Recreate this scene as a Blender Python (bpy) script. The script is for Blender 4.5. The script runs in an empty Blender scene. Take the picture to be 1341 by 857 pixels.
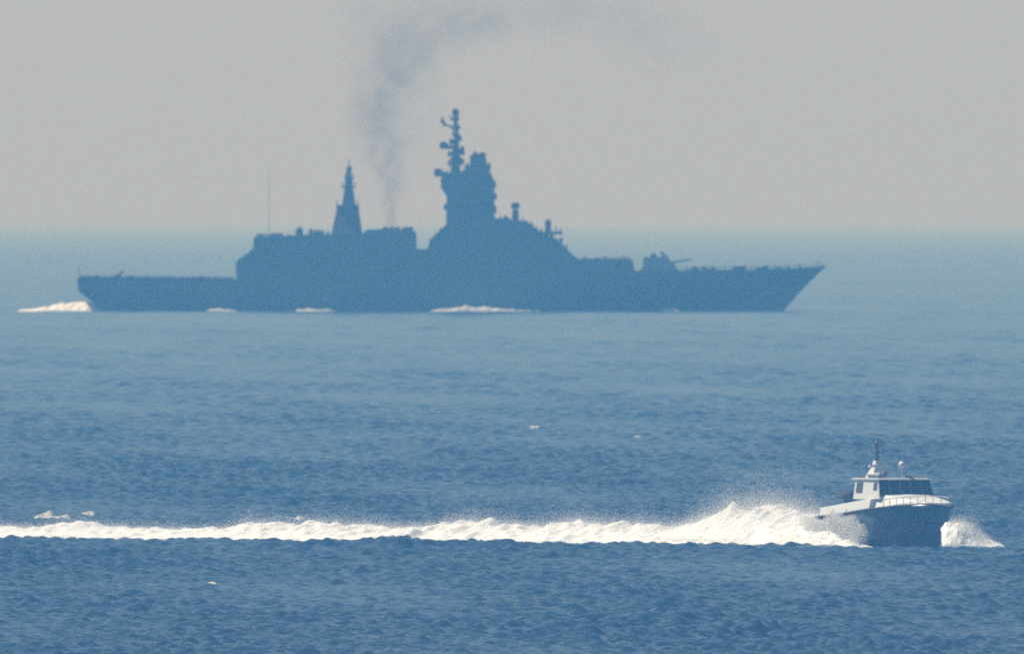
import bpy, math, random
import numpy as np
from mathutils import Vector, Matrix

random.seed(7)
RNG = np.random.default_rng(11)
R = math.radians
C = bpy.context.scene.collection
SC = bpy.context.scene

# ------------------------------------------------------------------ camera, sky, sun, exposure
RE = 9.0e6                 # earth radius with refraction (m)
FPX = 94073.0              # focal length in photo pixels (1341 wide)
CAMZ = 35.05
cam = bpy.data.cameras.new('camera')
cam.sensor_width = 36.0
cam.lens = 36.0 * FPX / 1341.0
cam.clip_start = 1.0
cam.clip_end = 200000.0
cam.dof.use_dof = True
cam.dof.focus_distance = 4500.0
cam.dof.aperture_fstop = 6.3
camo = bpy.data.objects.new('camera', cam)
C.objects.link(camo)
camo.location = (0, 0, CAMZ)
camo.rotation_euler = (R(90) - 0.004279, 0, 0)
SC.camera = camo

SUN_EL, SUN_AZ = R(55), math.atan2(-0.93, 0.37)     # azimuth measured from +Y towards +X
TOSUN = Vector((math.sin(SUN_AZ) * math.cos(SUN_EL), math.cos(SUN_AZ) * math.cos(SUN_EL), math.sin(SUN_EL)))
world = bpy.data.worlds.new('World')
SC.world = world
world.use_nodes = True
nt = world.node_tree
nt.nodes.clear()
sky = nt.nodes.new('ShaderNodeTexSky')
sky.sky_type = 'NISHITA'
sky.sun_disc = False
sky.sun_elevation = SUN_EL
sky.sun_rotation = SUN_AZ
sky.air_density = 1.0
sky.dust_density = 0.58
sky.ozone_density = 0.2
bg = nt.nodes.new('ShaderNodeBackground')
bg.inputs['Strength'].default_value = 0.071
wo = nt.nodes.new('ShaderNodeOutputWorld')
nt.links.new(sky.outputs[0], bg.inputs[0])
nt.links.new(bg.outputs[0], wo.inputs[0])

sl = bpy.data.lights.new('sun', 'SUN')
sl.energy = 5.0
sl.angle = R(0.53)
sl.color = (1.0, 0.97, 0.94)
so = bpy.data.objects.new('sun', sl)
C.objects.link(so)
so.rotation_euler = TOSUN.to_track_quat('Z', 'Y').to_euler()
so.location = (0, 0, 500)

SC.view_settings.view_transform = 'Standard'
SC.view_settings.look = 'None'
SC.view_settings.exposure = 0.42
SC.view_settings.gamma = 1.0
SC.view_settings.use_curve_mapping = False
SC.cycles.use_denoising = False
SC.cycles.max_bounces = 24
SC.cycles.diffuse_bounces = 12
SC.cycles.volume_bounces = 0
SC.cycles.filter_width = 1.9

# ------------------------------------------------------------------ helpers
def tag(o, label=None, cat=None, group=None, kind=None):
    if label: o['label'] = label
    if cat: o['category'] = cat
    if group: o['group'] = group
    if kind: o['kind'] = kind
    return o

def empty(name, loc, rz=0.0):
    o = bpy.data.objects.new(name, None)
    C.objects.link(o)
    o.location = loc
    o.rotation_euler = (0, 0, rz)
    o.empty_display_size = 1.0
    return o

def mesh_np(name, verts, faces, mat, parent=None, smooth=True):
    """verts (n,3) array, faces (m,k) int array -> one mesh object"""
    me = bpy.data.meshes.new(name)
    n, m, k = len(verts), len(faces), faces.shape[1]
    me.vertices.add(n)
    me.vertices.foreach_set('co', np.ascontiguousarray(verts, dtype=np.float32).ravel())
    me.loops.add(m * k)
    me.loops.foreach_set('vertex_index', np.ascontiguousarray(faces, dtype=np.int32).ravel())
    me.polygons.add(m)
    me.polygons.foreach_set('loop_start', np.arange(0, m * k, k, dtype=np.int32))
    me.polygons.foreach_set('use_smooth', np.full(m, smooth, dtype=bool))
    me.update(calc_edges=True)
    me.materials.append(mat)
    o = bpy.data.objects.new(name, me)
    C.objects.link(o)
    if parent: o.parent = parent
    return o

class MB:
    def __init__(s):
        s.v, s.f = [], []
    def add(s, verts, faces):
        b = len(s.v)
        s.v += [tuple(p) for p in verts]
        s.f += [tuple(b + i for i in f) for f in faces]
        return s
    def frustum(s, x0, x1, y0, y1, z0, z1, tx0=0, tx1=0, ty=0):
        """box whose top is pulled in by tx0 / tx1 at its ends and ty at its sides"""
        v = [(x0, y0, z0), (x1, y0, z0), (x1, y1, z0), (x0, y1, z0),
             (x0 + tx0, y0 + ty, z1), (x1 - tx1, y0 + ty, z1), (x1 - tx1, y1 - ty, z1), (x0 + tx0, y1 - ty, z1)]
        return s.add(v, [(3, 2, 1, 0), (4, 5, 6, 7), (0, 1, 5, 4), (1, 2, 6, 5), (2, 3, 7, 6), (3, 0, 4, 7)])
    def prism(s, prof, w):
        """closed side profile [(x, z)...] counter-clockwise seen from -y, half-breadth w(z)"""
        n = len(prof)
        a = [(x, -w(z), z) for x, z in prof]
        b = [(x, w(z), z) for x, z in prof]
        f = [tuple(range(n)), tuple(range(2 * n - 1, n - 1, -1))]
        for i in range(n):
            j = (i + 1) % n
            f.append((j, i, n + i, n + j))
        return s.add(a + b, f)
    def tube(s, p0, p1, r0, r1=None, n=8):
        p0, p1 = Vector(p0), Vector(p1)
        r1 = r0 if r1 is None else r1
        q = (p1 - p0).to_track_quat('Z', 'Y')
        ring = [q @ Vector((math.cos(2 * math.pi * i / n), math.sin(2 * math.pi * i / n), 0)) for i in range(n)]
        v = [p0 + c * r0 for c in ring] + [p1 + c * r1 for c in ring]
        f = [(i, (i + 1) % n, n + (i + 1) % n, n + i) for i in range(n)]
        f += [tuple(range(n - 1, -1, -1)), tuple(range(n, 2 * n))]
        return s.add(v, f)
    def ball(s, c, rx, ry=None, rz=None, nu=16, nv=10, zlo=-1.0):
        ry = rx if ry is None else ry
        rz = rx if rz is None else rz
        v, f = [], []
        t0 = math.asin(zlo)
        for j in range(nv + 1):
            t = t0 + (math.pi / 2 - t0) * j / nv
            for i in range(nu):
                a = 2 * math.pi * i / nu
                v.append((c[0] + rx * math.cos(t) * math.cos(a), c[1] + ry * math.cos(t) * math.sin(a), c[2] + rz * math.sin(t)))
        for j in range(nv):
            for i in range(nu):
                k = (i + 1) % nu
                f.append((j * nu + i, j * nu + k, (j + 1) * nu + k, (j + 1) * nu + i))
        f.append(tuple(range(nu - 1, -1, -1)))
        return s.add(v, f)
    def build(s, name, mat, parent=None, bevel=0.0, smooth=False):
        me = bpy.data.meshes.new(name)
        me.from_pydata(s.v, [], s.f)
        me.validate()
        me.materials.append(mat)
        if smooth:
            me.polygons.foreach_set('use_smooth', [True] * len(me.polygons))
        o = bpy.data.objects.new(name, me)
        C.objects.link(o)
        if parent: o.parent = parent
        if bevel:
            b = o.modifiers.new('bevel', 'BEVEL')
            b.width = bevel; b.segments = 2; b.limit_method = 'ANGLE'; b.angle_limit = R(30)
        return o

# ------------------------------------------------------------------ materials
def paint(name, col, rough=0.45, metal=0.0, var=0.12, scale=0.8, spec=0.4, streak=True):
    m = bpy.data.materials.new(name)
    m.use_nodes = True
    t = m.node_tree
    p = t.nodes['Principled BSDF']
    tc = t.nodes.new('ShaderNodeTexCoord')
    mp = t.nodes.new('ShaderNodeMapping')
    mp.inputs['Scale'].default_value = (1, 1, 0.25 if streak else 1)
    nz = t.nodes.new('ShaderNodeTexNoise')
    nz.inputs['Scale'].default_value = scale
    nz.inputs['Detail'].default_value = 6
    mx = t.nodes.new('ShaderNodeMix')
    mx.data_type = 'RGBA'
    mx.inputs['A'].default_value = (*[c * (1 - var) for c in col], 1)
    mx.inputs['B'].default_value = (*[min(1, c * (1 + var)) for c in col], 1)
    t.links.new(tc.outputs['Object'], mp.inputs['Vector'])
    t.links.new(mp.outputs[0], nz.inputs['Vector'])
    t.links.new(nz.outputs['Fac'], mx.inputs['Factor'])
    t.links.new(mx.outputs['Result'], p.inputs['Base Color'])
    p.inputs['Roughness'].default_value = rough
    p.inputs['Metallic'].default_value = metal
    p.inputs['Specular IOR Level'].default_value = spec
    return m

M_NAVY = paint('warship_haze_tint', (0.075, 0.13, 0.17), 0.6, scale=0.15)  # ship grey with some of the blue haze mixed into its colour
M_NAVY_DARK = paint('warship_dark_fittings', (0.04, 0.045, 0.05), 0.6, scale=0.3)
M_DECK = paint('warship_deck', (0.06, 0.06, 0.06), 0.8, scale=0.3)
M_RADOME = paint('radome_grey', (0.1, 0.11, 0.12), 0.5, scale=0.5)
M_WHITE = paint('boat_white', (0.56, 0.58, 0.58), 0.35, var=0.06, scale=0.9)
M_HULL = paint('boat_hull_navy', (0.045, 0.09, 0.14), 0.35, var=0.1, scale=0.5)
M_RUBBER = paint('black_rubber', (0.02, 0.02, 0.022), 0.7, scale=2)
M_GLASS = paint('dark_window_glass', (0.012, 0.016, 0.02), 0.08, var=0.1, scale=0.5, spec=0.6)
M_METAL = paint('mast_grey', (0.13, 0.14, 0.15), 0.4, scale=2)
M_ROOF = paint('boat_roof_grey', (0.27, 0.29, 0.31), 0.6, scale=1.5)
M_CANVAS = paint('dark_canvas', (0.03, 0.035, 0.04), 0.9, scale=2)

def water_mat():
    m = bpy.data.materials.new('sea_water')
    m.use_nodes = True
    t = m.node_tree
    p = t.nodes['Principled BSDF']
    p.inputs['Base Color'].default_value = (0.006, 0.026, 0.06, 1)
    p.inputs['Roughness'].default_value = 0.24
    p.inputs['IOR'].default_value = 1.333
    p.inputs['Specular IOR Level'].default_value = 0.36
    tc = t.nodes.new('ShaderNodeTexCoord')
    mp = t.nodes.new('ShaderNodeMapping')
    mp.inputs['Scale'].default_value = (1, 0.35, 1)
    nz = t.nodes.new('ShaderNodeTexNoise')
    nz.inputs['Scale'].default_value = 0.9
    nz.inputs['Detail'].default_value = 5
    nz.inputs['Roughness'].default_value = 0.6
    bp = t.nodes.new('ShaderNodeBump')
    bp.inputs['Strength'].default_value = 1.0
    bp.inputs['Distance'].default_value = 0.05
    t.links.new(tc.outputs['Object'], mp.inputs['Vector'])
    t.links.new(mp.outputs[0], nz.inputs['Vector'])
    t.links.new(nz.outputs['Fac'], bp.inputs['Height'])
    sx = t.nodes.new('ShaderNodeSeparateXYZ')
    mr = t.nodes.new('ShaderNodeMapRange')                # bump fades with distance so the far sea blends into the sky
    for k, v in (('From Min', 7500), ('From Max', 14000), ('To Min', 1.0), ('To Max', 0.0)):
        mr.inputs[k].default_value = v
    t.links.new(tc.outputs['Object'], sx.inputs[0])
    t.links.new(sx.outputs['Y'], mr.inputs['Value'])
    t.links.new(mr.outputs[0], bp.inputs['Strength'])
    m3 = t.nodes.new('ShaderNodeMapRange')
    for k, v in (('From Min', 7500), ('From Max', 14000), ('To Min', 0.24), ('To Max', 0.21)):
        m3.inputs[k].default_value = v
    t.links.new(sx.outputs['Y'], m3.inputs['Value'])
    m4 = t.nodes.new('ShaderNodeMapRange')
    for k, v in (('From Min', 13600), ('From Max', 24500), ('To Min', 1.0), ('To Max', 0.12)):
        m4.inputs[k].default_value = v
    t.links.new(sx.outputs['Y'], m4.inputs['Value'])
    mm = t.nodes.new('ShaderNodeMath'); mm.operation = 'MULTIPLY'
    t.links.new(m3.outputs[0], mm.inputs[0]); t.links.new(m4.outputs[0], mm.inputs[1])
    t.links.new(mm.outputs[0], p.inputs['Roughness'])
    t.links.new(bp.outputs[0], p.inputs['Normal'])
    return m
M_SEA = water_mat()

def foam_mat(name='white_spray', k=1.0):
    m = bpy.data.materials.new(name)
    m.use_nodes = True
    t = m.node_tree
    t.nodes.clear()
    out = t.nodes.new('ShaderNodeOutputMaterial')
    d = t.nodes.new('ShaderNodeBsdfDiffuse')
    tr = t.nodes.new('ShaderNodeBsdfTranslucent')
    mx = t.nodes.new('ShaderNodeMixShader')
    tc = t.nodes.new('ShaderNodeTexCoord')
    nz = t.nodes.new('ShaderNodeTexNoise')
    nz.inputs['Scale'].default_value = 0.8
    cr = t.nodes.new('ShaderNodeMix')
    cr.data_type = 'RGBA'
    cr.inputs['A'].default_value = (0.90 * k, 0.92 * k, 0.93 * k, 1)
    cr.inputs['B'].default_value = (0.97 * k, 0.97 * k, 0.97 * k, 1)
    t.links.new(tc.outputs['Object'], nz.inputs['Vector'])
    t.links.new(nz.outputs['Fac'], cr.inputs['Factor'])
    for b in (d, tr):
        t.links.new(cr.outputs['Result'], b.inputs['Color'])
    mx.inputs[0].default_value = 0.35
    t.links.new(d.outputs[0], mx.inputs[1])
    t.links.new(tr.outputs[0], mx.inputs[2])
    t.links.new(mx.outputs[0], out.inputs[0])
    return m
M_FOAM = foam_mat()
M_THIN_FOAM = foam_mat('thin_foam', 0.6)       # broken foam with the water showing through it

# ------------------------------------------------------------------ the sea: one curved sheet to beyond the horizon
_w = []
for i in range(64):
    lam = 1.1 * (13 / 1.1) ** ((i + RNG.random()) / 64)
    ang = R(-60) + RNG.normal(0, 0.75)
    k = 2 * math.pi / lam
    amp = 0.0205 * lam ** -0.4
    _w.append((k * math.cos(ang), k * math.sin(ang), amp, RNG.random() * 2 * math.pi, lam))

for i in range(9):                       # a lower, longer swell under the chop
    lam = 9.0 * (30 / 9.0) ** ((i + RNG.random()) / 9)
    ang = R(-40) + RNG.normal(0, 0.6)
    _w.append((2 * math.pi / lam * math.cos(ang), 2 * math.pi / lam * math.sin(ang), 0.024, RNG.random() * 2 * math.pi, lam))

def swell(x, y, minlam=None):
    x = np.asarray(x, dtype=np.float64); y = np.asarray(y, dtype=np.float64)
    z = np.zeros(np.broadcast(x, y).shape)
    for kx, ky, a, ph, lam in _w:
        s = a * np.sin(kx * x + ky * y + ph)
        if minlam is not None:
            s = s * np.clip((lam / minlam - 2.0) / 1.2, 0, 1)
        z += s
    rms = 0.085
    z = z + 0.15 * (z * z - rms * rms) / rms               # sharper crests, flatter troughs
    gust = 0.9 + 0.16 * np.sin(x / 9.0 + y / 61.0 + 1.3) + 0.16 * np.sin(x / 21.0 - y / 140.0) + 0.14 * np.sin(x / 5.3 + y / 210.0 + 4.0)
    return z * gust * np.interp(y, [7500, 17000], [1.0, 0.45])

def curve(x, y):
    return -(np.asarray(x, dtype=np.float64) ** 2 + np.asarray(y, dtype=np.float64) ** 2) / (2 * RE)

def sea_z(x, y):
    return float(curve(x, y) + swell(x, y))

def build_sea():
    rows = [40.0]
    while rows[-1] < 27000:
        d = rows[-1]
        if d < 3700: st = max(6.0, min(80.0, (3700 - d) * 0.12))
        elif d < 5300: st = 0.45
        else: st = 0.45 * (d / 5300) ** 2.6
        rows.append(d + st)
    rows = np.array(rows)
    core = np.linspace(-0.0098, 0.0098, 440)
    du = core[1] - core[0]
    side = []
    u, st = 0.0098, du
    while u < 0.3:
        st = min(st * (1.03 if u < 0.04 else 1.25), 0.03); u += st
        side.append(u)
    side = np.array(side)
    us = np.concatenate([-side[::-1], core, side])
    D = rows[:, None]
    X = us[None, :] * (D + 150.0)
    Y = np.broadcast_to(D, X.shape)
    dx = np.gradient(us)[None, :] * (D + 150.0)
    dy = np.gradient(rows)[:, None]
    minlam = np.maximum(np.broadcast_to(dx, X.shape), np.broadcast_to(dy, X.shape) * 0.75)
    Z = curve(X, Y) + swell(X, Y, minlam)
    nr, nc = X.shape
    v = np.stack([X, Y, Z], -1).reshape(-1, 3)
    idx = np.arange(nr * nc).reshape(nr, nc)
    f = np.stack([idx[:-1, :-1], idx[:-1, 1:], idx[1:, 1:], idx[1:, :-1]], -1).reshape(-1, 4)
    o = mesh_np('sea', v, f, M_SEA)
    tag(o, 'choppy dark blue sea fading into haze at the horizon', 'sea', kind='structure')
build_sea()

# ------------------------------------------------------------------ haze: one box of even density
def haze():
    b = MB().frustum(-12000, 12000, -60, 27200, -72, 62)
    m = bpy.data.materials.new('haze')
    m.use_nodes = True
    t = m.node_tree
    t.nodes.clear()
    out = t.nodes.new('ShaderNodeOutputMaterial')
    pv = t.nodes.new('ShaderNodeVolumePrincipled')
    pv.inputs['Color'].default_value = (0.0976, 0.3228, 0.7050, 1)
    pv.inputs['Absorption Color'].default_value = (0.9328, 0.7285, 0.0000, 1)
    pv.inputs['Density'].default_value = 0.000109
    pv.inputs['Anisotropy'].default_value = 0.0
    t.links.new(pv.outputs[0], out.inputs['Volume'])
    o = b.build('haze', m)
    tag(o, 'blue sea haze in the air', 'haze', kind='stuff')
haze()

# ------------------------------------------------------------------ droplets: foam and spray as thousands of small lumps
_ph = (1 + 5 ** 0.5) / 2
ICO_V = np.array([(-1, _ph, 0), (1, _ph, 0), (-1, -_ph, 0), (1, -_ph, 0), (0, -1, _ph), (0, 1, _ph), (0, -1, -_ph), (0, 1, -_ph),
                  (_ph, 0, -1), (_ph, 0, 1), (-_ph, 0, -1), (-_ph, 0, 1)]) / math.sqrt(1 + _ph * _ph)
ICO_F = np.array([(0, 11, 5), (0, 5, 1), (0, 1, 7), (0, 7, 10), (0, 10, 11), (1, 5, 9), (5, 11, 4), (11, 10, 2), (10, 7, 6), (7, 1, 8),
                  (3, 9, 4), (3, 4, 2), (3, 2, 6), (3, 6, 8), (3, 8, 9), (4, 9, 5), (2, 4, 11), (6, 2, 10), (8, 6, 7), (9, 8, 1)])
def lumps(name, P, r, parent=None, squash=1.0, mat=None):
    n = len(P)
    q = RNG.normal(size=(n, 4)); q /= np.linalg.norm(q, axis=1)[:, None]
    w, x, y, z = q.T
    Rm = np.stack([1 - 2 * (y * y + z * z), 2 * (x * y - z * w), 2 * (x * z + y * w),
                   2 * (x * y + z * w), 1 - 2 * (x * x + z * z), 2 * (y * z - x * w),
                   2 * (x * z - y * w), 2 * (y * z + x * w), 1 - 2 * (x * x + y * y)], -1).reshape(n, 3, 3)
    sc = r[:, None] * RNG.uniform(0.75, 1.3, (n, 3))
    L = ICO_V[None] * sc[:, None, :]
    L = np.einsum('nij,nkj->nki', Rm, L)
    L[..., 2] *= squash
    V = (P[:, None, :] + L).reshape(-1, 3)
    F = (np.arange(n)[:, None, None] * 12 + ICO_F[None]).reshape(-1, 3)
    return mesh_np(name, V, F, mat or M_FOAM, parent)

def noise1(t, seed, scale):
    """smooth 1-D noise in 0..1"""
    rg = np.random.default_rng(seed)
    tab = rg.random(4096)
    t = np.asarray(t) / scale + 500.0
    i = np.floor(t).astype(int); f = t - i
    f = f * f * (3 - 2 * f)
    return tab[i % 4096] * (1 - f) + tab[(i + 1) % 4096] * f

# ------------------------------------------------------------------ the warship
def build_warship():
    S = 0.1063
    D = 10000.0
    root = empty('warship', ((591.5 - 670.5) * S, D, float(curve(0, D))))
    tag(root, 'large dark warship seen side on under tall masts, smoke rising from its funnel', 'warship')
    X = lambda p: (p - 591.5) * S
    Z = lambda p: (409.0 - p) * S

    # hull: stations along the length, levels from below the waterline to the deck
    ts = [0, .02, .06, .12, .2, .3, .4, .5, .6, .68, .75, .81, .86, .9, .935, .965, .985, 1.0]
    deckz = lambda t: float(np.interp(t, [0, .21, .5, .68, .9, .97, 1], [Z(366), Z(368), Z(362), Z(357), Z(354.5), Z(352), Z(349)]))
    lv = [(-.3, 146, 1010, .78), (0, 135, 1026, .9), (.3, 121, 1041, .97), (.62, 103, 1059, 1.02), (1.0, 101, 1083, 1.0)]
    def hb(t, k, fr):
        bow = max(0.0, (1 - t) / (.42 - .1 * max(fr, 0)))
        b = 1 - (1 - min(1, bow)) ** (1.7 + .6 * max(fr, 0)) if bow < 1 else 1
        b = max(0.0, b) ** (1.25 - .35 * max(fr, 0))
        st = min(1.0, .82 + t * 1.2)
        return 6.4 * k * b * st
    v, f = [], []
    nl, ns = len(lv), len(ts)
    for side in (-1, 1):
        for t in ts:
            for fr, xs, xb, k in lv:
                v.append((X(xs) + (X(xb) - X(xs)) * t, side * max(0.03, hb(t, k, fr)), deckz(t) * fr))
    def vi(sd, i, j): return sd * ns * nl + i * nl + j
    for i in range(ns - 1):
        for j in range(nl - 1):
            f.append((vi(0, i, j), vi(0, i + 1, j), vi(0, i + 1, j + 1), vi(0, i, j + 1)))
            f.append((vi(1, i, j), vi(1, i, j + 1), vi(1, i + 1, j + 1), vi(1, i + 1, j)))
        f.append((vi(0, i, 0), vi(1, i, 0), vi(1, i + 1, 0), vi(0, i + 1, 0)))
    for j in range(nl - 1):
        f.append((vi(0, 0, j), vi(0, 0, j + 1), vi(1, 0, j + 1), vi(1, 0, j)))
        f.append((vi(0, ns - 1, j), vi(1, ns - 1, j), vi(1, ns - 1, j + 1), vi(0, ns - 1, j + 1)))
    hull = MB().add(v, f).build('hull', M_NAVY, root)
    # deck plates
    dv, df = [], []
    for i, t in enumerate(ts):
        x = X(101) + (X(1083) - X(101)) * t
        dv += [(x, -max(.02, hb(t, .985, 1)), deckz(t) + .004), (x, max(.02, hb(t, .985, 1)), deckz(t) + .004)]
        if i: df.append((2 * i - 2, 2 * i, 2 * i + 1, 2 * i - 1))
    MB().add(dv, df).build('deck', M_DECK, hull)
    # bulwark plates forward, anchor, hull side openings
    for s in (-1, 1):
        a = MB().tube((X(1040), s * (hb(.955, 1, .8) + .1), Z(372)), (X(1040), s * (hb(.955, 1, .8) + .15), Z(360)), .22)
        a.tube((X(1031), s * (hb(.94, 1, .7) + .1), Z(373)), (X(1049), s * (hb(.96, 1, .7) + .1), Z(373)), .2)
        a.build('anchor', M_NAVY_DARK, hull)
    # rails with stanchions
    def rail(name, p0, p1, zf, n, wf, h=1.0):
        for s in (-1, 1):
            b = MB()
            pts = []
            for i in range(n + 1):
                p = p0 + (p1 - p0) * i / n
                t = (p - 101) / (1083 - 101)
                pt = Vector((X(p), s * wf(t), zf(t)))
                pts.append(pt)
                b.tube(pt, pt + Vector((0, 0, h * (.8 + .35 * random.random()))), .035, n=5)
            for a, c in zip(pts, pts[1:]):
                for hh in (.5, 1.0):
                    b.tube(a + Vector((0, 0, h * hh)), c + Vector((0, 0, h * hh)), .02, n=5)
            b.build(name, M_NAVY_DARK, root)
    rail('railing', 892, 1076, deckz, 26, lambda t: max(.1, hb(t, .97, 1)), .5)
    rail('railing', 104, 306, deckz, 42, lambda t: hb(t, .97, 1), .45)

    W = lambda z0, w0, k: (lambda z: max(.3, w0 - k * (z - z0)))
    zd = Z(368)
    # main deckhouse running under everything, flush with the sides
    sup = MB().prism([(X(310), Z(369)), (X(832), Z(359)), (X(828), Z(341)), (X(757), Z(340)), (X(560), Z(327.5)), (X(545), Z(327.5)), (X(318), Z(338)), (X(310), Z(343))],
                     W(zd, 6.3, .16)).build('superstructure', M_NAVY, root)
    # hangar aft
    hg = MB().prism([(X(310.2), Z(345)), (X(546), Z(330)), (X(545), Z(304)), (X(333), Z(311)), (X(331), Z(328))],
                    W(Z(345), 5.85, .16)).build('hangar', M_NAVY, root)
    MB().frustum(X(309.2), X(309.9), -2.6, 2.6, Z(364), Z(344)).build('hangar_door', M_NAVY_DARK, sup)
    for s in (-1, 1):
        # close-in guns on the hangar roof corners
        g = MB().frustum(X(352), X(372), s * 3.7 - .8, s * 3.7 + .8, Z(311), Z(306.5), .3, .3, .25)
        gm = g.build('gun_mount', M_NAVY_DARK, hg)
        MB().tube((X(353), s * 3.7, Z(308.6)), (X(341), s * 3.7, Z(308.2)), .1).build('gun_barrel', M_NAVY_DARK, gm)
        lr = MB().tube((X(410), s * 4.6, Z(306)), (X(424), s * 4.6, Z(306)), .42, n=12)
        lr.build('liferaft', M_RADOME, root, smooth=False)
    # small roof fittings on the hangar
    b = MB().frustum(X(387), X(397), -.7, .7, Z(309), Z(304)); b.ball((X(392), 0, Z(302.4)), .5)
    b.build('director', M_NAVY_DARK, root)
    b = MB().tube((X(407), .3, Z(309)), (X(407), .3, Z(301)), .22); b.frustum(X(404.5), X(409.5), -.3, .9, Z(304), Z(301.5))
    b.build('searchlight', M_NAVY_DARK, root)
    MB().tube((X(352), 4.4, Z(311)), (X(352), 4.4, Z(222)), .04, .02, 6).build('whip_antenna', M_METAL, root)
    # aft mast
    am = MB().prism([(X(433), Z(312)), (X(475), Z(311)), (X(469.5), Z(272)), (X(441.5), Z(272))], W(Z(309), 2.6, .42)).build('aft_mast', M_NAVY_DARK, root)
    b = MB().frustum(X(440), X(470.5), -1.5, 1.5, Z(272), Z(269.5))
    for p in (441.5, 468.5):
        for s in (-1.3, 1.3): b.tube((X(p), s, Z(269.5)), (X(p), s, Z(262)), .07, n=5)
    b.build('platform', M_NAVY, am)
    b = MB().frustum(X(448), X(466), -.9, .9, Z(270), Z(245), .35, .45, .3)
    b.frustum(X(451), X(462.5), -.6, .6, Z(245.5), Z(226), .3, .3, .25)
    b.tube((X(456.5), 0, Z(226)), (X(457.5), 0, Z(209)), .16, .06, 6)
    b.build('topmast', M_NAVY, am)
    b = MB().frustum(X(447), X(466), -1.9, 1.9, Z(247), Z(245.2)); b.frustum(X(451), X(463.5), -1.4, 1.4, Z(236), Z(234.6))
    for p, q, s in ((449, 240, -1.7), (465, 240, 1.7), (452, 229, 1.2), (462.5, 229, -1.2)):
        b.tube((X(p), s, Z(q + 6)), (X(p), s, Z(q - 1)), .08, n=5)
    b.build('yard', M_NAVY_DARK, am)
    MB().ball((X(457), 0, Z(222)), .42, .42, .5).build('radome', M_RADOME, am, smooth=True)
    # funnel block ahead of the aft mast
    b = MB().prism([(X(473), Z(312)), (X(545.3), Z(312)), (X(543), Z(305)), (X(536), Z(301.2)), (X(527), Z(302.5)), (X(498), Z(301)), (X(478), Z(303))], W(Z(312), 3.9, .2))
    fu = b.build('funnel', M_NAVY, root)
    for p in (505, 513, 521, 531, 538):
        MB().tube((X(p), 0, Z(303)), (X(p - 1), 0, Z(298.5)), .42, .38, 10).build('exhaust_pipe', M_NAVY_DARK, fu)
    # forward superstructure
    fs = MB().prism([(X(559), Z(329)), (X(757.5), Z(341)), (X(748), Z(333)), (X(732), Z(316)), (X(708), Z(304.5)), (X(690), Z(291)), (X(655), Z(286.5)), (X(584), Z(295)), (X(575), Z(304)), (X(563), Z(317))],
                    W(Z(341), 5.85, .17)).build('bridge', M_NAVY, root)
    # raked bridge windows following the front slope
    for k in range(-3, 4):
        y = k * .95
        a0, a1 = (X(730.5), Z(314.6)), (X(716), Z(307.8))
        n = Vector((a0[1] - a1[1], 0, a0[0] - a1[0])).normalized()
        n = Vector((-(a1[1] - a0[1]), 0, a1[0] - a0[0])).normalized() * -1
        q = [Vector((a[0], y + d, a[1])) + n * o for o in (-.02, .05) for a, d in ((a0, -.38), (a0, .38), (a1, .38), (a1, -.38))]
        MB().add(q, [(3, 2, 1, 0), (4, 5, 6, 7), (0, 1, 5, 4), (1, 2, 6, 5), (2, 3, 7, 6), (3, 0, 4, 7)]).build('window', M_GLASS, fs)
    for s in (-1, 1):
        for p in (690, 699, 708):
            w = 5.85 - .17 * (Z(310) - Z(341))
            MB().frustum(X(p), X(p + 6), s * w - .06, s * w + .06, Z(313), Z(308)).build('window', M_GLASS, fs)
    b = MB().frustum(X(712), X(737), -6.0, 6.0, Z(308), Z(304), 0, .1, .1)
    b.build('bridge_wing', M_NAVY, root)
    # tower
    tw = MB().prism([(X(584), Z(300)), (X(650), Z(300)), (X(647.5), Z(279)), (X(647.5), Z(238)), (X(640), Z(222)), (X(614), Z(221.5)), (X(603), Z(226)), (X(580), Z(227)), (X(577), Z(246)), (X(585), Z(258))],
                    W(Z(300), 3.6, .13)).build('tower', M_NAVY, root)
    b = MB().frustum(X(615), X(639), -1.4, 1.4, Z(222.5), Z(203.5), .05, .35, .25); b.frustum(X(619), X(637), -1.1, 1.1, Z(204), Z(201.5), .1, .1, .1)
    b.build('radar_housing', M_RADOME, tw)
    b = MB().frustum(X(571), X(586), -.7, .7, Z(231), Z(226)); b.ball((X(573.5), 0, Z(227)), .6)
    b.build('sensor', M_NAVY_DARK, tw)
    for s in (-1, 1):
        MB().ball((X(612), s * 2.6, Z(246)), 1.0).build('radome', M_RADOME, tw, smooth=True)
        MB().ball((X(632), s * 3.0, Z(263)), .8).build('radome', M_RADOME, tw, smooth=True)
    for p, q, y, h in ((580, 227.5, -1, 7), (586, 227.5, .8, 6), (608, 225, -.8, 8), (611, 224, .7, 5)):
        MB().tube((X(p), y, Z(q)), (X(p), y, Z(q - h)), .08, .05, n=5).build('aerial', M_NAVY_DARK, tw)
    for p0, p1, q0, q1, y in ((577, 584, 240, 231, 0), (640, 650, 247, 238, 1), (644, 651, 262, 254, -1), (609, 615, 224, 215, .5), (638, 643, 224, 214, -.5), (581, 587, 276, 268, 1), (646, 650.5, 280, 270, 0), (620, 624, 203, 198.5, 0), (630, 634, 203, 199.5, .4)):
        MB().frustum(X(p0), X(p1), y - .5, y + .5, Z(q0), Z(q1), .1, .1, .1).build('sensor', M_NAVY_DARK, tw)
    # main mast on the tower
    mm = MB().frustum(X(590), X(603), -.75, .75, Z(227), Z(199), .2, .15, .2)
    mm.frustum(X(594), X(601.5), -.42, .42, Z(200), Z(172), .15, .1, .1)
    mm.tube((X(597.5), 0, Z(172)), (X(596), 0, Z(143)), .42, .24, 6)
    mm.frustum(X(592.5), X(602), -.6, .6, Z(180), Z(176), .1, .1, .1)
    mm = mm.build('main_mast', M_NAVY, root)
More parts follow.
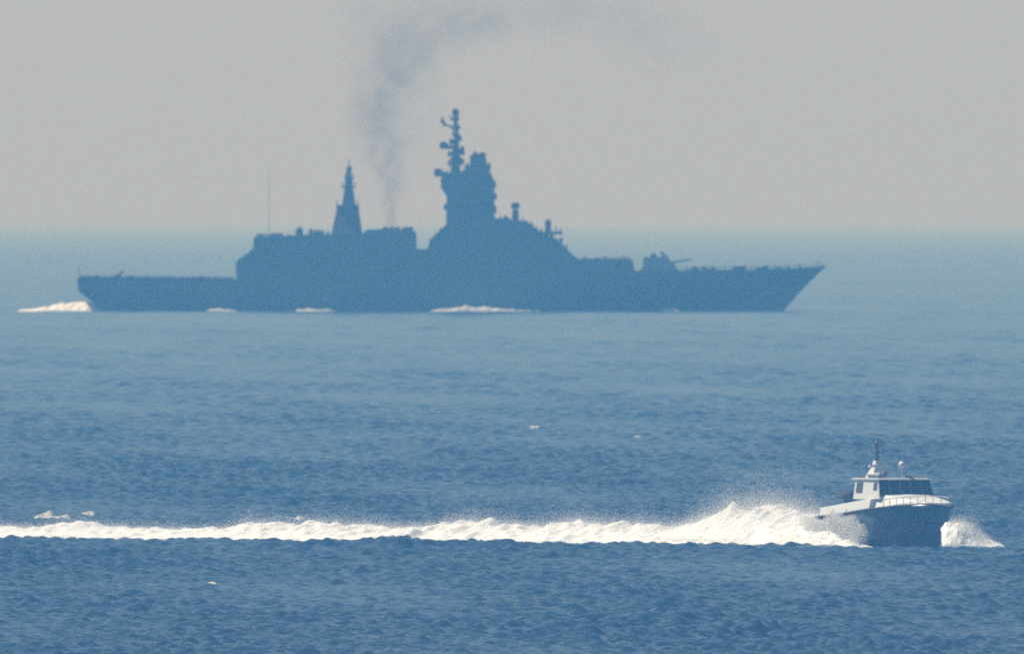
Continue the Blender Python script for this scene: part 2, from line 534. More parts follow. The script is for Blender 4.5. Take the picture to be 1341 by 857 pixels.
    b = MB().frustum(X(577), X(602), -.5, .5, Z(196), Z(191), 0, .3, .1); b.frustum(X(590), X(608), -.5, .5, Z(203), Z(196), .3, .1, .1)
    b.frustum(X(589), X(604), -2.3, 2.3, Z(210), Z(208.5)); b.frustum(X(592), X(603), -1.7, 1.7, Z(186), Z(184.8))
    b.build('yard', M_NAVY_DARK, mm)
    MB().ball((X(581), 0, Z(191)), .62, .6, .5).build('radome', M_RADOME, mm, smooth=True)
    b = MB().frustum(X(602), X(609), -.9, .9, Z(204), Z(192.5), .1, .15, .2); b.build('radar_antenna', M_NAVY_DARK, mm)
    for p0, p1, q0, q1 in ((586, 591, 206, 199), (588, 596, 190, 183), (600, 605, 186, 178), (592, 595, 178, 171), (599, 603, 170, 165), (593.5, 596, 163, 159), (587, 590.5, 219, 212), (602, 607, 217, 210)):
        MB().frustum(X(p0), X(p1), -.35, .35, Z(q0), Z(q1), .05, .08, .08).build('sensor', M_NAVY_DARK, mm)
    MB().tube((X(586), 0, Z(215)), (X(593), 0, Z(207)), .18, .12, 6).build('strut', M_NAVY_DARK, mm)
    MB().tube((X(608), 0, Z(213)), (X(600), 0, Z(205)), .18, .12, 6).build('strut', M_NAVY_DARK, mm)
    b = MB()
    b.tube((X(597), 0, Z(170)), (X(582), 0, Z(163)), .2, .15, 6); b.tube((X(582), 0, Z(166)), (X(579), 0, Z(154)), .25, .12, 6)
    b.tube((X(596.5), 0, Z(160)), (X(588), 0, Z(152)), .1, .08, 6)
    b.ball((X(596.5), 0, Z(148)), .5, .5, .55); b.frustum(X(590), X(601.5), -.3, .3, Z(158.5), Z(155)); b.frustum(X(593), X(599.5), -.3, .3, Z(168), Z(164.5))
    b.tube((X(600), 0, Z(156)), (X(600), 0, Z(147)), .09, n=5); b.tube((X(581), .0, Z(163)), (X(577), .0, Z(158)), .14, n=5)
    b.build('aerial', M_NAVY_DARK, mm)
    # fire control posts ahead of the tower
    b = MB().frustum(X(670.5), X(679.5), -.5, .5, Z(290), Z(276), .05, .05, .05); b.ball((X(675), 0, Z(271)), .62, .62, .5)
    b.frustum(X(669.5), X(680.5), -.9, .9, Z(271), Z(266.5), .1, .1, .1)
    b.build('director', M_NAVY_DARK, root)
    b = MB().frustum(X(714), X(721.5), -.45, .45, Z(306), Z(294)); b.ball((X(717.5), 0, Z(292.5)), .5)
    b.build('director', M_NAVY_DARK, root)
    for p, q, h in ((655, 288, 6), (662, 289, 7), (684, 291.5, 8), (697, 297, 6), (703, 302, 7), (728, 304.5, 7), (734, 304.5, 5), (692, 294, 4), (709, 304.5, 5)):
        MB().tube((X(p), .6, Z(q)), (X(p), .6, Z(q - h)), .1, .06, n=5).build('aerial', M_NAVY_DARK, root)
    # roof gear: lockers, vents and whips break the roof edges
    for p, q, w, h, y in ((338, 311, 4, 3, 2), (360, 310.6, 6, 2, -3.4), (376, 310, 3, 3.5, 1), (401, 308.4, 3, 2.5, -1), (416, 307.6, 7, 2.5, 3), (427, 307.2, 3, 4, 0), (482, 303.4, 5, 2, 1.5), (490, 303.2, 3, 3, -1),
                          (566, 315, 3, 4, 2), (577, 305, 3, 4, -2), (660, 288, 6, 3, 1), (686, 291, 3, 3, -2), (740, 325, 3, 4, 2), (790, 340.5, 6, 3, 1), (806, 340.5, 4, 2, -1.5), (818, 340.5, 5, 3, .5)):
        MB().frustum(X(p), X(p + w), y - .5, y + .5, Z(q + 1.5), Z(q - h), .1, .1, .1).build('locker', M_NAVY_DARK, root)
    # folded safety nets round the flight deck and small vents along the foredeck
    for s in (-1, 1):
        for k in range(22):
            p = 104 + k * 9.2
            t = (p - 101) / 982
            y = s * (hb(t, 1, 1) + .05)
            h = .24 + (.3 * random.random() if k % 5 == 2 else .06 * random.random())
            MB().frustum(X(p), X(p + 9.0), y - .06, y + .06, deckz(t) - .1, deckz(t) + h, .15 * random.random(), .15 * random.random()).build('safety_net', M_NAVY_DARK, root)
    for k in range(20):
        p = random.uniform(892, 1066)
        t = (p - 101) / 982
        y = random.uniform(-.6, .6) * hb(t, .9, 1)
        MB().frustum(X(p), X(p + random.uniform(2, 11)), y - .3, y + .3, deckz(t) + .003, deckz(t) + random.uniform(.15, .6), .08, .08, .08).build('vent', M_NAVY_DARK, root)
    for k in range(34):
        p = random.choice([random.uniform(334, 432), random.uniform(475, 542), random.uniform(562, 582), random.uniform(656, 735), random.uniform(762, 826), random.uniform(312, 330)])
        zt = float(np.interp(p, [310, 331, 333, 470, 545, 559, 575, 584, 655, 690, 708, 732, 757, 830], [343, 331, 311, 305.5, 304, 322, 304, 295, 287, 291, 304.5, 316, 341, 341]))
        w, h = random.uniform(1.5, 5), random.uniform(2, 6)
        MB().frustum(X(p), X(p + w), -.4, .4, Z(zt + 2), Z(zt - h), .08, .08, .08).build('vent', M_NAVY_DARK, root)
    # weapon housing ahead of the bridge
    b = MB().frustum(X(776), X(829), -3.4, 3.4, Z(342), Z(338.5), .2, .6, .3); b.frustum(X(760), X(775), -2.3, 2.3, Z(342), Z(339), .1, .1, .2)
    b.build('missile_housing', M_NAVY, root)
    # gun turret
    gt = MB().frustum(X(838), X(889), -2.2, 2.2, Z(359), Z(354))
    gt.prism([(X(841), Z(355)), (X(888), Z(355)), (X(882), Z(344)), (X(870), Z(338)), (X(843), Z(337.5))], W(Z(355), 2.0, .35))
    gt = gt.build('gun_turret', M_NAVY, root)
    MB().tube((X(878), 0, Z(345)), (X(906), 0, Z(341)), .16, .13, 10).build('gun_barrel', M_NAVY_DARK, gt)
    b = MB().frustum(X(852), X(860), -.5, .5, Z(338), Z(334.5)); b.tube((X(856), 0, Z(335)), (X(856), 0, Z(333)), .3, n=8)
    b.build('sight', M_NAVY_DARK, gt)
    MB().tube((X(869), 0, Z(339)), (X(867), 0, Z(331)), .25, n=6).build('sight', M_NAVY_DARK, gt)
    MB().tube((X(875), .6, Z(342)), (X(872), .6, Z(334)), .15, n=6).build('aerial', M_NAVY_DARK, gt)
    # foredeck gear
    for p, wdt in ((905, 1.2), (930, 1.0), (958, 1.0), (1000, .8), (1028, .6)):
        b = MB().frustum(X(p), X(p + 9), -wdt, wdt, Z(356), Z(352.4), .15, .15, .1)
        b.tube((X(p + 4), 0, Z(353)), (X(p + 4), 0, Z(350)), .25, n=8)
        b.build('capstan', M_NAVY_DARK, root)
    MB().tube((X(1072), 0, Z(351)), (X(1073), 0, Z(338)), .06, .04, 6).build('jackstaff', M_METAL, root)
    MB().tube((X(105), 0, Z(366)), (X(103), 0, Z(350)), .09, .06, 6).build('flagstaff', M_METAL, root)
    b = MB().frustum(X(150), X(158), -1.5, -.6, Z(367), Z(361)); b.tube((X(154), -1, Z(362)), (X(162), -1, Z(356)), .2, n=6)
    b.build('deck_crane', M_NAVY_DARK, root)
    return root
build_warship()

# ------------------------------------------------------------------ the patrol boat
TH = R(24)
FWD = np.array([math.sin(TH), -math.cos(TH)]); PORT = np.array([math.cos(TH), math.sin(TH)])
BOW = np.array([(1247 - 670.5) * 0.0526, 4946.0])
ORG = BOW - FWD * 9.0
BOATZ = float(curve(*ORG))
def boat_xy(d, yl):
    """point d metres aft of the bow tip, yl metres to port, in the world"""
    return BOW - FWD * d + PORT * yl

def build_boat():
    root = empty('patrol_boat', (ORG[0], ORG[1], BOATZ), math.atan2(FWD[1], FWD[0]))
    tag(root, 'small navy hulled patrol boat with white cabin and dark windows speeding towards the viewer', 'patrol boat')
    L = 17.5
    sheer = lambda d: float(np.interp(d, [0, 1, 2.5, 5, 8, 12, 17.5], [2.92, 3.08, 3.1, 2.95, 2.72, 2.4, 2.08]))
    us = [0, .15, .4, .8, 1.4, 2.2, 3.2, 4.4, 5.8, 7.4, 9, 11, 13.2, 15.4, None]
    #      height fraction, stem setback, breadth, fullness exponent
    lv = [(-.25, 3.4, 1.2, 1.0), (0.0, 2.4, 2.5, 1.0), (.22, 1.75, 2.55, 1.08), (.62, .8, 2.6, 1.3), (.9, .25, 2.63, 1.5), (1.0, 0.0, 2.64, 1.55)]
    def hb(u, B, e):
        return B * (1 - (1 - min(1, u / 8.6)) ** e)
    v, f = [], []
    nl, ns = len(lv), len(us)
    for s in (-1, 1):
        for u in us:
            for fr, sb, B, e in lv:
                d = L if u is None else sb + u * (L - sb) / L
                uu = L if u is None else u
                y = hb(uu, B, e) * (1 - .05 * max(0, (d - 11) / 6.5))
                v.append((9 - d, s * max(.02, y), sheer(d) * fr))
    vi = lambda sd, i, j: sd * ns * nl + i * nl + j
    for i in range(ns - 1):
        for j in range(nl - 1):
            f.append((vi(0, i, j), vi(0, i, j + 1), vi(0, i + 1, j + 1), vi(0, i + 1, j)))
            f.append((vi(1, i, j), vi(1, i + 1, j), vi(1, i + 1, j + 1), vi(1, i, j + 1)))
        f.append((vi(0, i, 0), vi(0, i + 1, 0), vi(1, i + 1, 0), vi(1, i, 0)))
        f.append((vi(0, i, nl - 1), vi(1, i, nl - 1), vi(1, i + 1, nl - 1), vi(0, i + 1, nl - 1)))
    for j in range(nl - 1):
        f.append((vi(0, 0, j), vi(1, 0, j), vi(1, 0, j + 1), vi(0, 0, j + 1)))
        f.append((vi(0, ns - 1, j), vi(0, ns - 1, j + 1), vi(1, ns - 1, j + 1), vi(1, ns - 1, j)))
    hull = MB().add(v, f).build('hull', M_HULL, root)
    # rubbing strake along the sheer
    for s in (-1, 1):
        b = MB(); pts = []
        for d in np.linspace(.05, L, 26):
            y = hb(d, 2.64, 1.55) * (1 - .05 * max(0, (d - 11) / 6.5))
            pts.append((9 - d, s * (y + .03), sheer(d) - .08))
        for a, c in zip(pts, pts[1:]): b.tube(a, c, .085, n=6)
        b.build('rub_rail', M_RUBBER, hull)
        for d, z in ((16.6, 1.62), (14.4, 1.85), (12.2, 1.95)):
            b = MB().tube((9 - d, s * 2.72, z - .38), (9 - d, s * 2.7, z + .32), .17, n=10); b.tube((9 - d, s * 2.68, z + .3), (9 - d, s * 2.5, 2.6), .02, n=5)
            b.build('fender', M_RUBBER, hull)
        for d in (9.6, 10.6):
            y = hb(d, 2.6, 1.4) + .05
            MB().tube((9 - d, s * (y - .06), 1.75), (9 - d, s * (y + .03), 1.76), .16, n=12).build('porthole', M_GLASS, hull)
    # long low deckhouse, flush with the sides, rising forward
    v = []
    for d, top in ((8.3, 3.36), (12.4, 3.05), (17.2, 2.66)):
        w = 2.56 * (1 - .05 * max(0, (d - 11) / 6.5))
        v += [(9 - d, -w, sheer(d) - .02), (9 - d, -w + .14, top), (9 - d, w - .14, top), (9 - d, w, sheer(d) - .02)]
    f = [(0, 1, 2, 3), (11, 10, 9, 8)]
    for i in (0, 4):
        f += [(i, i + 4, i + 5, i + 1), (i + 1, i + 5, i + 6, i + 2), (i + 2, i + 6, i + 7, i + 3), (i + 3, i + 7, i + 4, i)]
    dh = MB().add(v, f).build('deckhouse', M_WHITE, root, bevel=.06)
    # sloping fore trunk, from the wheelhouse down to the bow
    v = []
    secs = ((1.3, .5, 3.06, 2.95), (2.6, 1.25, 3.2, 2.9), (5.0, 1.75, 3.42, 2.85), (8.35, 2.15, 3.7, 2.7))
    for d, w, top, bot in secs:
        v += [(9 - d, -w - .12, bot), (9 - d, -w * .8, top - .03), (9 - d, 0, top + .03), (9 - d, w * .8, top - .03), (9 - d, w + .12, bot)]
    f = [(4, 3, 2, 1, 0), (15, 16, 17, 18, 19)]
    for i in range(3):
        for j in range(4):
            a = i * 5 + j
            f.append((a, a + 1, a + 6, a + 5))
    MB().add(v, f).build('trunk', M_WHITE, root, bevel=.04)
    # wheelhouse: front at 7.7, raked, 4.4 long
    x1, x0 = 9 - 7.55, 9 - 12.0
    z0, z1 = 3.3, 4.66
    fr, sd = .52, .16
    wh = MB().frustum(x0, x1, -2.12, 2.12, z0, z1, .1, fr, sd).build('wheelhouse', M_WHITE, root, bevel=.05)
    rf = MB().frustum(x0 - .55, x1 - .38, -2.1, 2.1, z1 + .003, z1 + .12, .08, .25, .3).build('roof', M_ROOF, root, bevel=.04)
    # front windows: five raked panes with narrow mullions
    nrm = Vector((z1 - z0, 0, fr)).normalized()
    def on_front(y, h): return Vector((x1 - fr * (h - z0) / (z1 - z0), y * (1 - sd / 2.12 * (h - z0) / (z1 - z0)), h))
    edges = np.linspace(-2.07, 2.07, 6)
    for a, b_ in zip(edges, edges[1:]):
        q = [on_front(y, h) + nrm * o for o in (-.03, .025) for y, h in ((a + .025, 3.5), (b_ - .025, 3.5), (b_ - .025, 4.63), (a + .025, 4.63))]
        MB().add(q, [(3, 2, 1, 0), (4, 5, 6, 7), (0, 1, 5, 4), (1, 2, 6, 5), (2, 3, 7, 6), (3, 0, 4, 7)]).build('window', M_GLASS, wh)
    for s in (-1, 1):
        def on_side(x, h): return Vector((x, s * (2.12 - sd * (h - z0) / (z1 - z0)), h))
        for xa, xb, za, zb in ((x1 - 1.15, x1 - .55, 3.95, 4.5), (x0 + .45, x0 + 1.5, 3.75, 4.5)):
            o_ = Vector((0, s, 0))
            q = [on_side(x, h) + o_ * o for o in (-.03, .025) for x, h in ((xa, za), (xb, za), (xb, zb), (xa, zb))]
            fc = [(3, 2, 1, 0), (4, 5, 6, 7), (0, 1, 5, 4), (1, 2, 6, 5), (2, 3, 7, 6), (3, 0, 4, 7)]
            MB().add(q, fc if s < 0 else [t[::-1] for t in fc]).build('window', M_GLASS, wh)
        # hand rails on the roof and grab rail along the deckhouse
        b = MB()
        for x in np.linspace(x0, x1 - .7, 6): b.tube((x, s * 1.85, z1 + .12), (x, s * 1.85, z1 + .3), .025, n=5)
        b.tube((x0, s * 1.85, z1 + .3), (x1 - .7, s * 1.85, z1 + .3), .03, n=5)
        b.build('handrail', M_METAL, rf)
        # bow rail
        b = MB(); pts = []
        for d in np.linspace(.25, 6.5, 10):
            y = hb(d, 2.55, 1.55)
            pts.append(Vector((9 - d, s * y, sheer(d))))
        for p in pts: b.tube(p, p + Vector((0, 0, .48)), .022, n=5)
        for a, c in zip(pts, pts[1:]): b.tube(a + Vector((0, 0, .48)), c + Vector((0, 0, .48)), .025, n=5)
        b.build('bow_rail', M_METAL, root)
    # roof gear
    b = MB().tube((x1 - 1.25, -1.2, z1 + .1), (x1 - 1.25, -1.2, z1 + .32), .05, n=6); b.tube((x1 - 1.4, -1.2, z1 + .42), (x1 - 1.05, -1.2, z1 + .42), .15, .17, 10)
    b.build('searchlight', M_METAL, root)
    MB().tube((x0 + 2.1, -1.3, z1 + .3), (x0 + 2.9, -1.3, z1 + .3), .18, n=12).build('liferaft', M_ROOF, root)
    MB().frustum(x0 + .7, x0 + 1.2, -1.5, -.9, z1 + .125, z1 + .36, .06, .06, .06).build('vent', M_WHITE, root)
    MB().frustum(x1 - 1.9, x1 - 1.5, .5, 1.1, z1 + .125, z1 + .3, .05, .05, .05).build('vent', M_METAL, root)
    # mast on the after end of the roof
    xm = 9 - 12.55
    mt = MB().frustum(xm - .65, xm + .75, -.62, .62, z1 + .14, z1 + .75, .3, .3, .22)
    mt.frustum(xm - .32, xm + .42, -.36, .36, z1 + .75, z1 + 1.3, .12, .16, .12)
    mt = mt.build('mast', M_WHITE, root, bevel=.04)
    b = MB().tube((xm, 0, z1 + 1.25), (xm - .1, 0, z1 + 2.75), .16, .1, 8)
    b.frustum(xm - .2, xm + .12, -.5, .5, z1 + 1.8, z1 + 1.9); b.frustum(xm - .22, xm + .1, -.3, .3, z1 + 2.25, z1 + 2.42)
    b.ball((xm - .08, 0, z1 + 2.55), .15)
    for y in (-.45, .45): b.tube((xm, y, z1 + 1.9), (xm, y, z1 + 2.35), .035, n=5)
    b.build('topmast', M_METAL, mt)
    b = MB().frustum(xm + .35, xm + .55, -.85, .85, z1 + .85, z1 + 1.02, .03, .03, .05); b.tube((xm + .45, 0, z1 + .6), (xm + .45, 0, z1 + .85), .12)
    b.build('radar_scanner', M_WHITE, mt)
    b = MB().tube((9 - 8.7, .1, z1 + .1), (9 - 8.7, .1, z1 + .82), .035, n=6); b.ball((9 - 8.7, .1, z1 + 1.02), .23, .23, .26)
    b.build('antenna_dome', M_WHITE, root)
    for y, h in ((1.7, 2.2), (-1.7, 1.7)):
        MB().tube((x0 + .3, y, z1 + .12), (x0 + .1, y * 1.03, z1 + h), .02, .012, 5).build('whip_antenna', M_METAL, root)
    # canvas covered gun on the after deckhouse
    gx = 9 - 15.6
    b = MB().tube((gx, -.9, 2.6), (gx, -.9, 3.3), .28, .2, 10)
    b.build('gun_pedestal', M_CANVAS, root)
    b = MB().ball((gx, -.9, 3.55), .75, .42, .36, 14, 8); b.tube((gx - .5, -.9, 3.55), (gx - 1.9, -1.0, 3.75), .1, .07, 8)
    b.ball((gx + .3, -.75, 3.42), .4, .5, .3, 12, 8)
    b.build('covered_gun', M_CANVAS, root, smooth=True)
    # stern rail
    b = MB()
    for y in np.linspace(-2.1, 2.1, 7): b.tube((9 - 17.0, y, 2.6), (9 - 17.0, y, 3.3), .025, n=5)
    b.tube((9 - 17.0, -2.1, 3.3), (9 - 17.0, 2.1, 3.3), .03, n=5)
    b.build('stern_rail', M_METAL, root)
    return root
build_boat()

# ------------------------------------------------------------------ white water
def vnoise(P, seed):
    """smooth 3-D value noise in 0..1 at points P (n,3)"""
    P = P + 1000.0
    i = np.floor(P).astype(np.int64); f = P - i
    f = f * f * (3 - 2 * f)
    def h(ix, iy, iz):
        n = (ix * 374761393 + iy * 668265263 + iz * 1274126177 + seed * 974711) & 0x7fffffff
        n = ((n ^ (n >> 13)) * 1103515245) & 0x7fffffff
        return ((n ^ (n >> 16)) & 0xffff) / 65535.0
    r = 0
    for a in (0, 1):
        for b in (0, 1):
            for c in (0, 1):
                wgt = (f[:, 0] if a else 1 - f[:, 0]) * (f[:, 1] if b else 1 - f[:, 1]) * (f[:, 2] if c else 1 - f[:, 2])
                r = r + wgt * h(i[:, 0] + a, i[:, 1] + b, i[:, 2] + c)
    return r

def fbm(P, seed, octs=4):
    r, w, t = 0, 1.0, 0.0
    for k in range(octs):
        r = r + w * vnoise(P * 2 ** k, seed + k); t += w; w *= .55
    return r / t

TET_V = np.array([(1, 1, 1), (1, -1, -1), (-1, 1, -1), (-1, -1, 1)]) / math.sqrt(3)
TET_F = np.array([(0, 1, 2), (0, 3, 1), (0, 2, 3), (1, 3, 2)])
def scatter_np(P, r, tet=False):
    """vertices and faces of lumps (icosahedra) or drops (tetrahedra) of radius r at P"""
    n = len(P)
    BV, BF = (TET_V, TET_F) if tet else (ICO_V, ICO_F)
    q = RNG.normal(size=(n, 4)); q /= np.linalg.norm(q, axis=1)[:, None]
    w, x, y, z = q.T
    Rm = np.stack([1 - 2 * (y * y + z * z), 2 * (x * y - z * w), 2 * (x * z + y * w),
                   2 * (x * y + z * w), 1 - 2 * (x * x + z * z), 2 * (y * z - x * w),
                   2 * (x * z - y * w), 2 * (y * z + x * w), 1 - 2 * (x * x + y * y)], -1).reshape(n, 3, 3)
    L = BV[None] * (r[:, None] * RNG.uniform(0.7, 1.35, (n, 3)))[:, None, :]
    L = np.einsum('nij,nkj->nki', Rm, L)
    V = (P[:, None, :] + L).reshape(-1, 3)
    F = (np.arange(n)[:, None, None] * len(BV) + BF[None]).reshape(-1, 3)
    return V, F

def water_mass(name, sheets, clouds, mat=None):
    """one mesh: churned surfaces [(n_u, n_v, XYZ grid)] and lump / drop clouds [(P, r, tet)]"""
    Vs, Fs, b = [], [], 0
    for G in sheets:
        nu, nv = G.shape[:2]
        idx = np.arange(nu * nv).reshape(nu, nv)
        q0, q1, q2, q3 = idx[:-1, :-1].ravel(), idx[1:, :-1].ravel(), idx[1:, 1:].ravel(), idx[:-1, 1:].ravel()
        F = np.concatenate([np.column_stack([q0, q1, q2]), np.column_stack([q0, q2, q3])])
        Vs.append(G.reshape(-1, 3)); Fs.append(F + b); b += nu * nv
    for P, r, tet in clouds:
        V, F = scatter_np(P, r, tet)
        Vs.append(V); Fs.append(F + b); b += len(V)
    return mesh_np(name, np.concatenate(Vs), np.concatenate(Fs), mat or M_FOAM)

def ridge(axis_fn, env_fn, umax, nu, width_fn, nv, n_lump, n_mist, seed, mist=.3, u0=0.0, sw=1.0):
    """a churned ridge of white water: axis_fn(u, lateral) -> world xy; env_fn(u) height; width_fn(u) half-width"""
    def height(u, t):
        P = np.column_stack([u, t * 2.2, np.zeros_like(u)])
        e = env_fn(u)
        bil = .92 + np.minimum(1, 1.3 / np.maximum(e, .3)) * 1.1 * (fbm(P * .3, seed, 3) - .5) + .2 * (fbm(P * 1.7, seed + 9, 3) - .5) * 2
        prof = np.clip(1 - np.abs(t) ** 1.5, 0, 1)
        return e * prof * bil
    def place(u, t, z):
        XY = axis_fn(u, t * width_fn(u))
        return np.column_stack([XY, curve(XY[:, 0], XY[:, 1]) + sw * swell(XY[:, 0], XY[:, 1]) + z])
    U, T = np.meshgrid(np.linspace(u0, umax, nu), np.linspace(-1, 1, nv), indexing='ij')
    u, t = U.ravel(), T.ravel()
    h = height(u, t)
    G = place(u, t, h * .76 - .12 * (np.abs(t) > .97))
    G += (np.stack([fbm(G * 2.3, seed + 20 + k, 3) for k in range(3)], -1) - .5) * .22 * np.minimum(1, h * 2)[:, None]
    G = G.reshape(nu, nv, 3)
    clouds = []
    u = RNG.uniform(u0, umax, n_lump); t = np.clip(RNG.normal(0, .45, n_lump), -1, 1)
    h = height(u, t)
    clouds.append((place(u, t, h * (.35 + .42 * RNG.random(n_lump))), RNG.uniform(.02, .07, n_lump), False))
    # fine mist above the crest, denser where the ridge is tall
    uu = np.linspace(u0, umax, 4000); w = env_fn(uu) ** 1.6 + .3; cdf = np.cumsum(w); cdf /= cdf[-1]
    u = np.interp(RNG.random(n_mist), cdf, uu); t = np.clip(RNG.normal(0, .5, n_mist), -1.3, 1.3)
    h = height(u, np.clip(t, -.9, .9))
    q = RNG.exponential(mist * .55, n_mist)
    clouds.append((place(u + q * h * .6, t, h * (.6 + q)), RNG.uniform(.006, .018, n_mist), True))
    return G, clouds

def boat_wake():
    px = lambda s: 1068 - 7.72 * s * (1 - s * 0.0001)
    hx = [-400, -150, 0, 150, 235, 262, 300, 330, 380, 450, 520, 600, 640, 700, 760, 850, 885, 930, 975, 1005, 1035, 1062, 1090]
    hy = [.7, .8, .85, .8, 1.0, .65, 1.45, 1.1, 1.05, 1.2, 1.15, 1.6, 1.3, 1.45, 1.35, 1.45, 2.2, 2.7, 3.25, 3.0, 2.2, 1.55, 1.2]
    env = lambda u: 1.22 * np.interp(px(u), hx, hy) * (.86 + .3 * noise1(u, 91, 6.5))
    ax = lambda u, l: BOW[None] - FWD[None] * (17.3 + u)[:, None] + PORT[None] * l[:, None] - np.column_stack([0 * u, 45 * (np.clip(u, 0, None) / 140) ** 1.4])
    G1, c1 = ridge(ax, env, 185, 1500, lambda u: 4.6 + .006 * u, 48, 5000, 720000, 3, .42)
    # sheet peeling off the near side of the hull and running aft
    ax2 = lambda u, l: BOW[None] - FWD[None] * (7.2 + u)[:, None] - PORT[None] * (3.0 + .14 * u + l)[:, None]
    env2 = lambda u: np.interp(u, [0, .6, 2, 5, 9, 13], [.05, .22, .5, 1.15, 1.7, 1.5])
    G2, c2 = ridge(ax2, env2, 13, 200, lambda u: .55 + .1 * u, 20, 3000, 24000, 40, .25, sw=.6)
    # fine mist blown up along the after half of the hull
    n = 130000
    d = 7.9 + 9.9 * RNG.random(n) ** .9; out = 2.72 + RNG.random(n) * 1.0
    top = np.interp(d, [7.9, 8.6, 10, 12, 15, 18], [.9, 1.9, 2.3, 2.2, 1.9, 1.7]) * (.75 + .5 * noise1(d + out * .7, 77, 1.1))
    P = BOW[None] - FWD[None] * d[:, None] - PORT[None] * out[:, None]
    c3 = [(np.column_stack([P, curve(P[:, 0], P[:, 1]) + top * RNG.random(n) ** .9]), RNG.uniform(.006, .016, n), True)]
    o = water_mass('boat_wake', [G1, G2], c1 + c2 + c3)
    tag(o, 'long white churned wake trailing left behind the patrol boat', 'wake')

def bow_spray():
    # a low mound of white water thrown out ahead of and beside the far bow
    def ax(u, l):
        return np.column_stack([BOW[0] - .75 + u, BOW[1] - 1.2 + .25 * u + l])
    env = lambda u: np.interp(u, [0, .3, 1.1, 2.05, 2.85, 3.5, 4.3], [1.4, 2.1, 2.35, 1.95, 1.3, .8, .2])
    G, c = ridge(ax, env, 4.3, 120, lambda u: 3.4 - .25 * u, 40, 1500, 70000, 70, .2, sw=.6)
    o = water_mass('bow_spray', [G], c)
    tag(o, 'white burst of spray thrown up at the patrol boat bow', 'spray')
boat_wake()
bow_spray()

def foam_bank(name, label, cat, x0, x1, D, H, depth, group=None, shape=None, seed=1, thr=.2, soft=True):
    """a low ragged bank of white water between x0 and x1 metres at distance D"""
    L = x1 - x0
    nu, nv = int(max(24, min(400, L / .06))), 22
    U, T = np.meshgrid(np.linspace(0, 1, nu), np.linspace(-1, 1, nv), indexing='ij')
    u, t = U.ravel(), T.ravel()
    x = x0 + L * u
    y = D + depth * t + .5 * np.sin(u * 7 + seed)
    e = np.interp(u, *(shape or ([0, .15, .5, .85, 1], [.1, .7, 1, .7, .1])))
    P = np.column_stack([x, y * .6, np.zeros_like(x)])
    n = fbm(P * 1.6, seed, 3) * 1.1 + .9 * (fbm(P * 4.1, seed + 5, 3) - .5)
    if soft: n = .5 + .5 * (fbm(P * .55, seed, 2) - .5)
    h = H * (e * (1 - t * t) * (.25 + 1.5 * n) - thr)
    z = curve(x, y) + swell(x, y) + np.maximum(h, -.15)
    G = np.column_stack([x, y, z])
    G += (np.stack([fbm(G * 3.3, seed + 20 + k, 3) for k in range(3)], -1) - .5) * (.05 if soft else .2) * H
    o = water_mass(name, [G.reshape(nu, nv, 3)], [], M_THIN_FOAM if name != 'stern_wash' else None)
    tag(o, label, cat, group)
    return o
def PX(p, D): return (p - 670.5) * D / FPX
# white water along the warship's waterline
Dn = 9990.0
foam_bank('stern_wash', 'white stern wash churning behind the warship', 'wash', PX(22, Dn), PX(133, Dn), Dn + 8, 1.5, 2.5, None, ([0, .1, .45, .85, .97, 1], [.15, .45, .8, 1.1, .9, .1]), 41)
foam_bank('side_wave', 'long white breaking wave against the warship hull amidships', 'wave', PX(562, Dn), PX(706, Dn), Dn, .8, 1.4, 'white waves along the warship waterline', ([0, .1, .4, .6, .8, 1], [.3, .8, 1.2, .9, .5, .1]), 43)
foam_bank('side_wave', 'small faint white wave beside the warship hull under its hangar', 'wave', PX(270, Dn), PX(312, Dn), Dn, .45, 1.0, 'white waves along the warship waterline', None, 44)
foam_bank('side_wave', 'faint white wave beside the warship hull under its aft mast', 'wave', PX(385, Dn), PX(440, Dn), Dn, .4, 1.0, 'white waves along the warship waterline', None, 45)
foam_bank('side_wave', 'small white wave beside the warship hull under its gun turret', 'wave', PX(866, Dn), PX(890, Dn), Dn, .5, 1.0, 'white waves along the warship waterline', None, 46)
# whitecaps
def Dpx(py):
    """distance of the water that shows at photo row py"""
    dep = 0.004061 + (py - 408) / FPX
    a, b, c = 1 / (2 * RE), -dep, CAMZ
    return (-b - math.sqrt(b * b - 4 * a * c)) / (2 * a)
for i, (pa, pb, py, H, n, lab) in enumerate((
        (40, 98, 682, .24, 1100, 'wide broken whitecap above the far left end of the wake'),
        (104, 127, 676, .26, 420, 'small bright whitecap just right of the broken one above the wake'),
        (270, 286, 767, .2, 260, 'lone small whitecap on dark water in front of the wake'),
        (376, 406, 684, .6, 420, 'little whitecap just behind the wake at the left of the middle'),
        (828, 842, 574, .2, 70, 'tiny pale whitecap on open water left of the patrol boat mast'),
        (694, 707, 562, .2, 70, 'tiny faint whitecap on open water below the warship tower'))):
    D = Dpx(py)
    foam_bank('whitecap', lab, 'whitecap', PX(pa, D), PX(pb, D), D, H, 2.2, 'whitecaps on the open sea', None, 60 + i, .34, False)

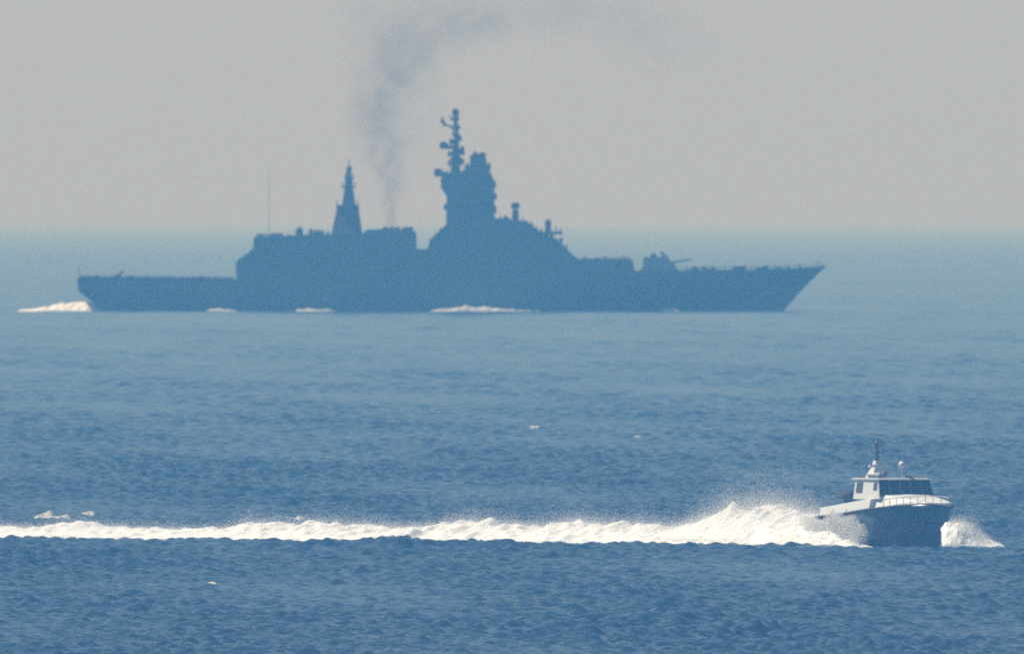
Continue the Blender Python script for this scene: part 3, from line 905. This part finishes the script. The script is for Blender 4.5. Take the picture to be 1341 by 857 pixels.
# ------------------------------------------------------------------ smoke from the warship's funnel
def smoke():
    S = .1063
    root = empty('smoke_plume', ((512 - 670.5) * S, 10002.0, float(curve(0, 10000)) + (409 - 300) * S))
    tag(root, 'thin dark smoke plume rising from the warship funnel', 'smoke')
    #       px,  py,  rx,  rz, density
    path = [(512, 290, 8, 16, .075), (511, 266, 12, 22, .06), (513, 238, 20, 28, .06), (503, 208, 26, 32, .055), (493, 172, 36, 38, .055), (486, 142, 30, 36, .05),
            (504, 112, 40, 38, .045), (530, 82, 42, 42, .05), (548, 50, 48, 38, .045), (500, 66, 46, 52, .034), (600, 36, 60, 34, .036), (626, 24, 46, 28, .045), (690, 22, 66, 34, .024),
            (765, 12, 74, 34, .032), (835, 34, 64, 40, .022), (520, 14, 70, 50, .026), (880, 60, 60, 36, .014), (540, 150, 40, 60, .018)]
    m = bpy.data.materials.new('dark_smoke')
    m.use_nodes = True
    t = m.node_tree
    t.nodes.clear()
    out = t.nodes.new('ShaderNodeOutputMaterial')
    pv = t.nodes.new('ShaderNodeVolumePrincipled')
    pv.inputs['Color'].default_value = (.17, .16, .14, 1)
    tc = t.nodes.new('ShaderNodeTexCoord')
    gr = t.nodes.new('ShaderNodeTexGradient'); gr.gradient_type = 'SPHERICAL'
    nz = t.nodes.new('ShaderNodeTexNoise'); nz.inputs['Scale'].default_value = 2.2; nz.inputs['Detail'].default_value = 4
    geo = t.nodes.new('ShaderNodeObjectInfo')
    ad = t.nodes.new('ShaderNodeVectorMath'); ad.operation = 'ADD'
    mr = t.nodes.new('ShaderNodeMapRange'); mr.inputs['From Min'].default_value = .37; mr.inputs['From Max'].default_value = .64
    mu = t.nodes.new('ShaderNodeMath'); mu.operation = 'MULTIPLY'
    m2 = t.nodes.new('ShaderNodeMath'); m2.operation = 'MULTIPLY'
    t.links.new(tc.outputs['Object'], gr.inputs['Vector'])
    t.links.new(tc.outputs['Object'], ad.inputs[0]); t.links.new(geo.outputs['Location'], ad.inputs[1])
    t.links.new(ad.outputs[0], nz.inputs['Vector'])
    t.links.new(nz.outputs['Fac'], mr.inputs['Value'])
    t.links.new(gr.outputs['Fac'], mu.inputs[0]); t.links.new(mr.outputs[0], mu.inputs[1])
    t.links.new(mu.outputs[0], m2.inputs[0])
    t.links.new(geo.outputs['Alpha'], m2.inputs[1])
    t.links.new(m2.outputs[0], pv.inputs['Density'])
    t.links.new(pv.outputs[0], out.inputs['Volume'])
    for px, py, rx, rz, dn in path:
        o = MB().ball((0, 0, 0), 1.0, nu=20, nv=14).build('puff', m, root)
        o.location = ((px - 512) * S, random.uniform(-1, 1), (300 - py) * S)
        o.scale = (rx * S * 1.42, max(2.0, rx * S), rz * S * 1.42)
        o.color = (1, 1, 1, dn * 17 / max(2.0, rx * S) * .5)
smoke()
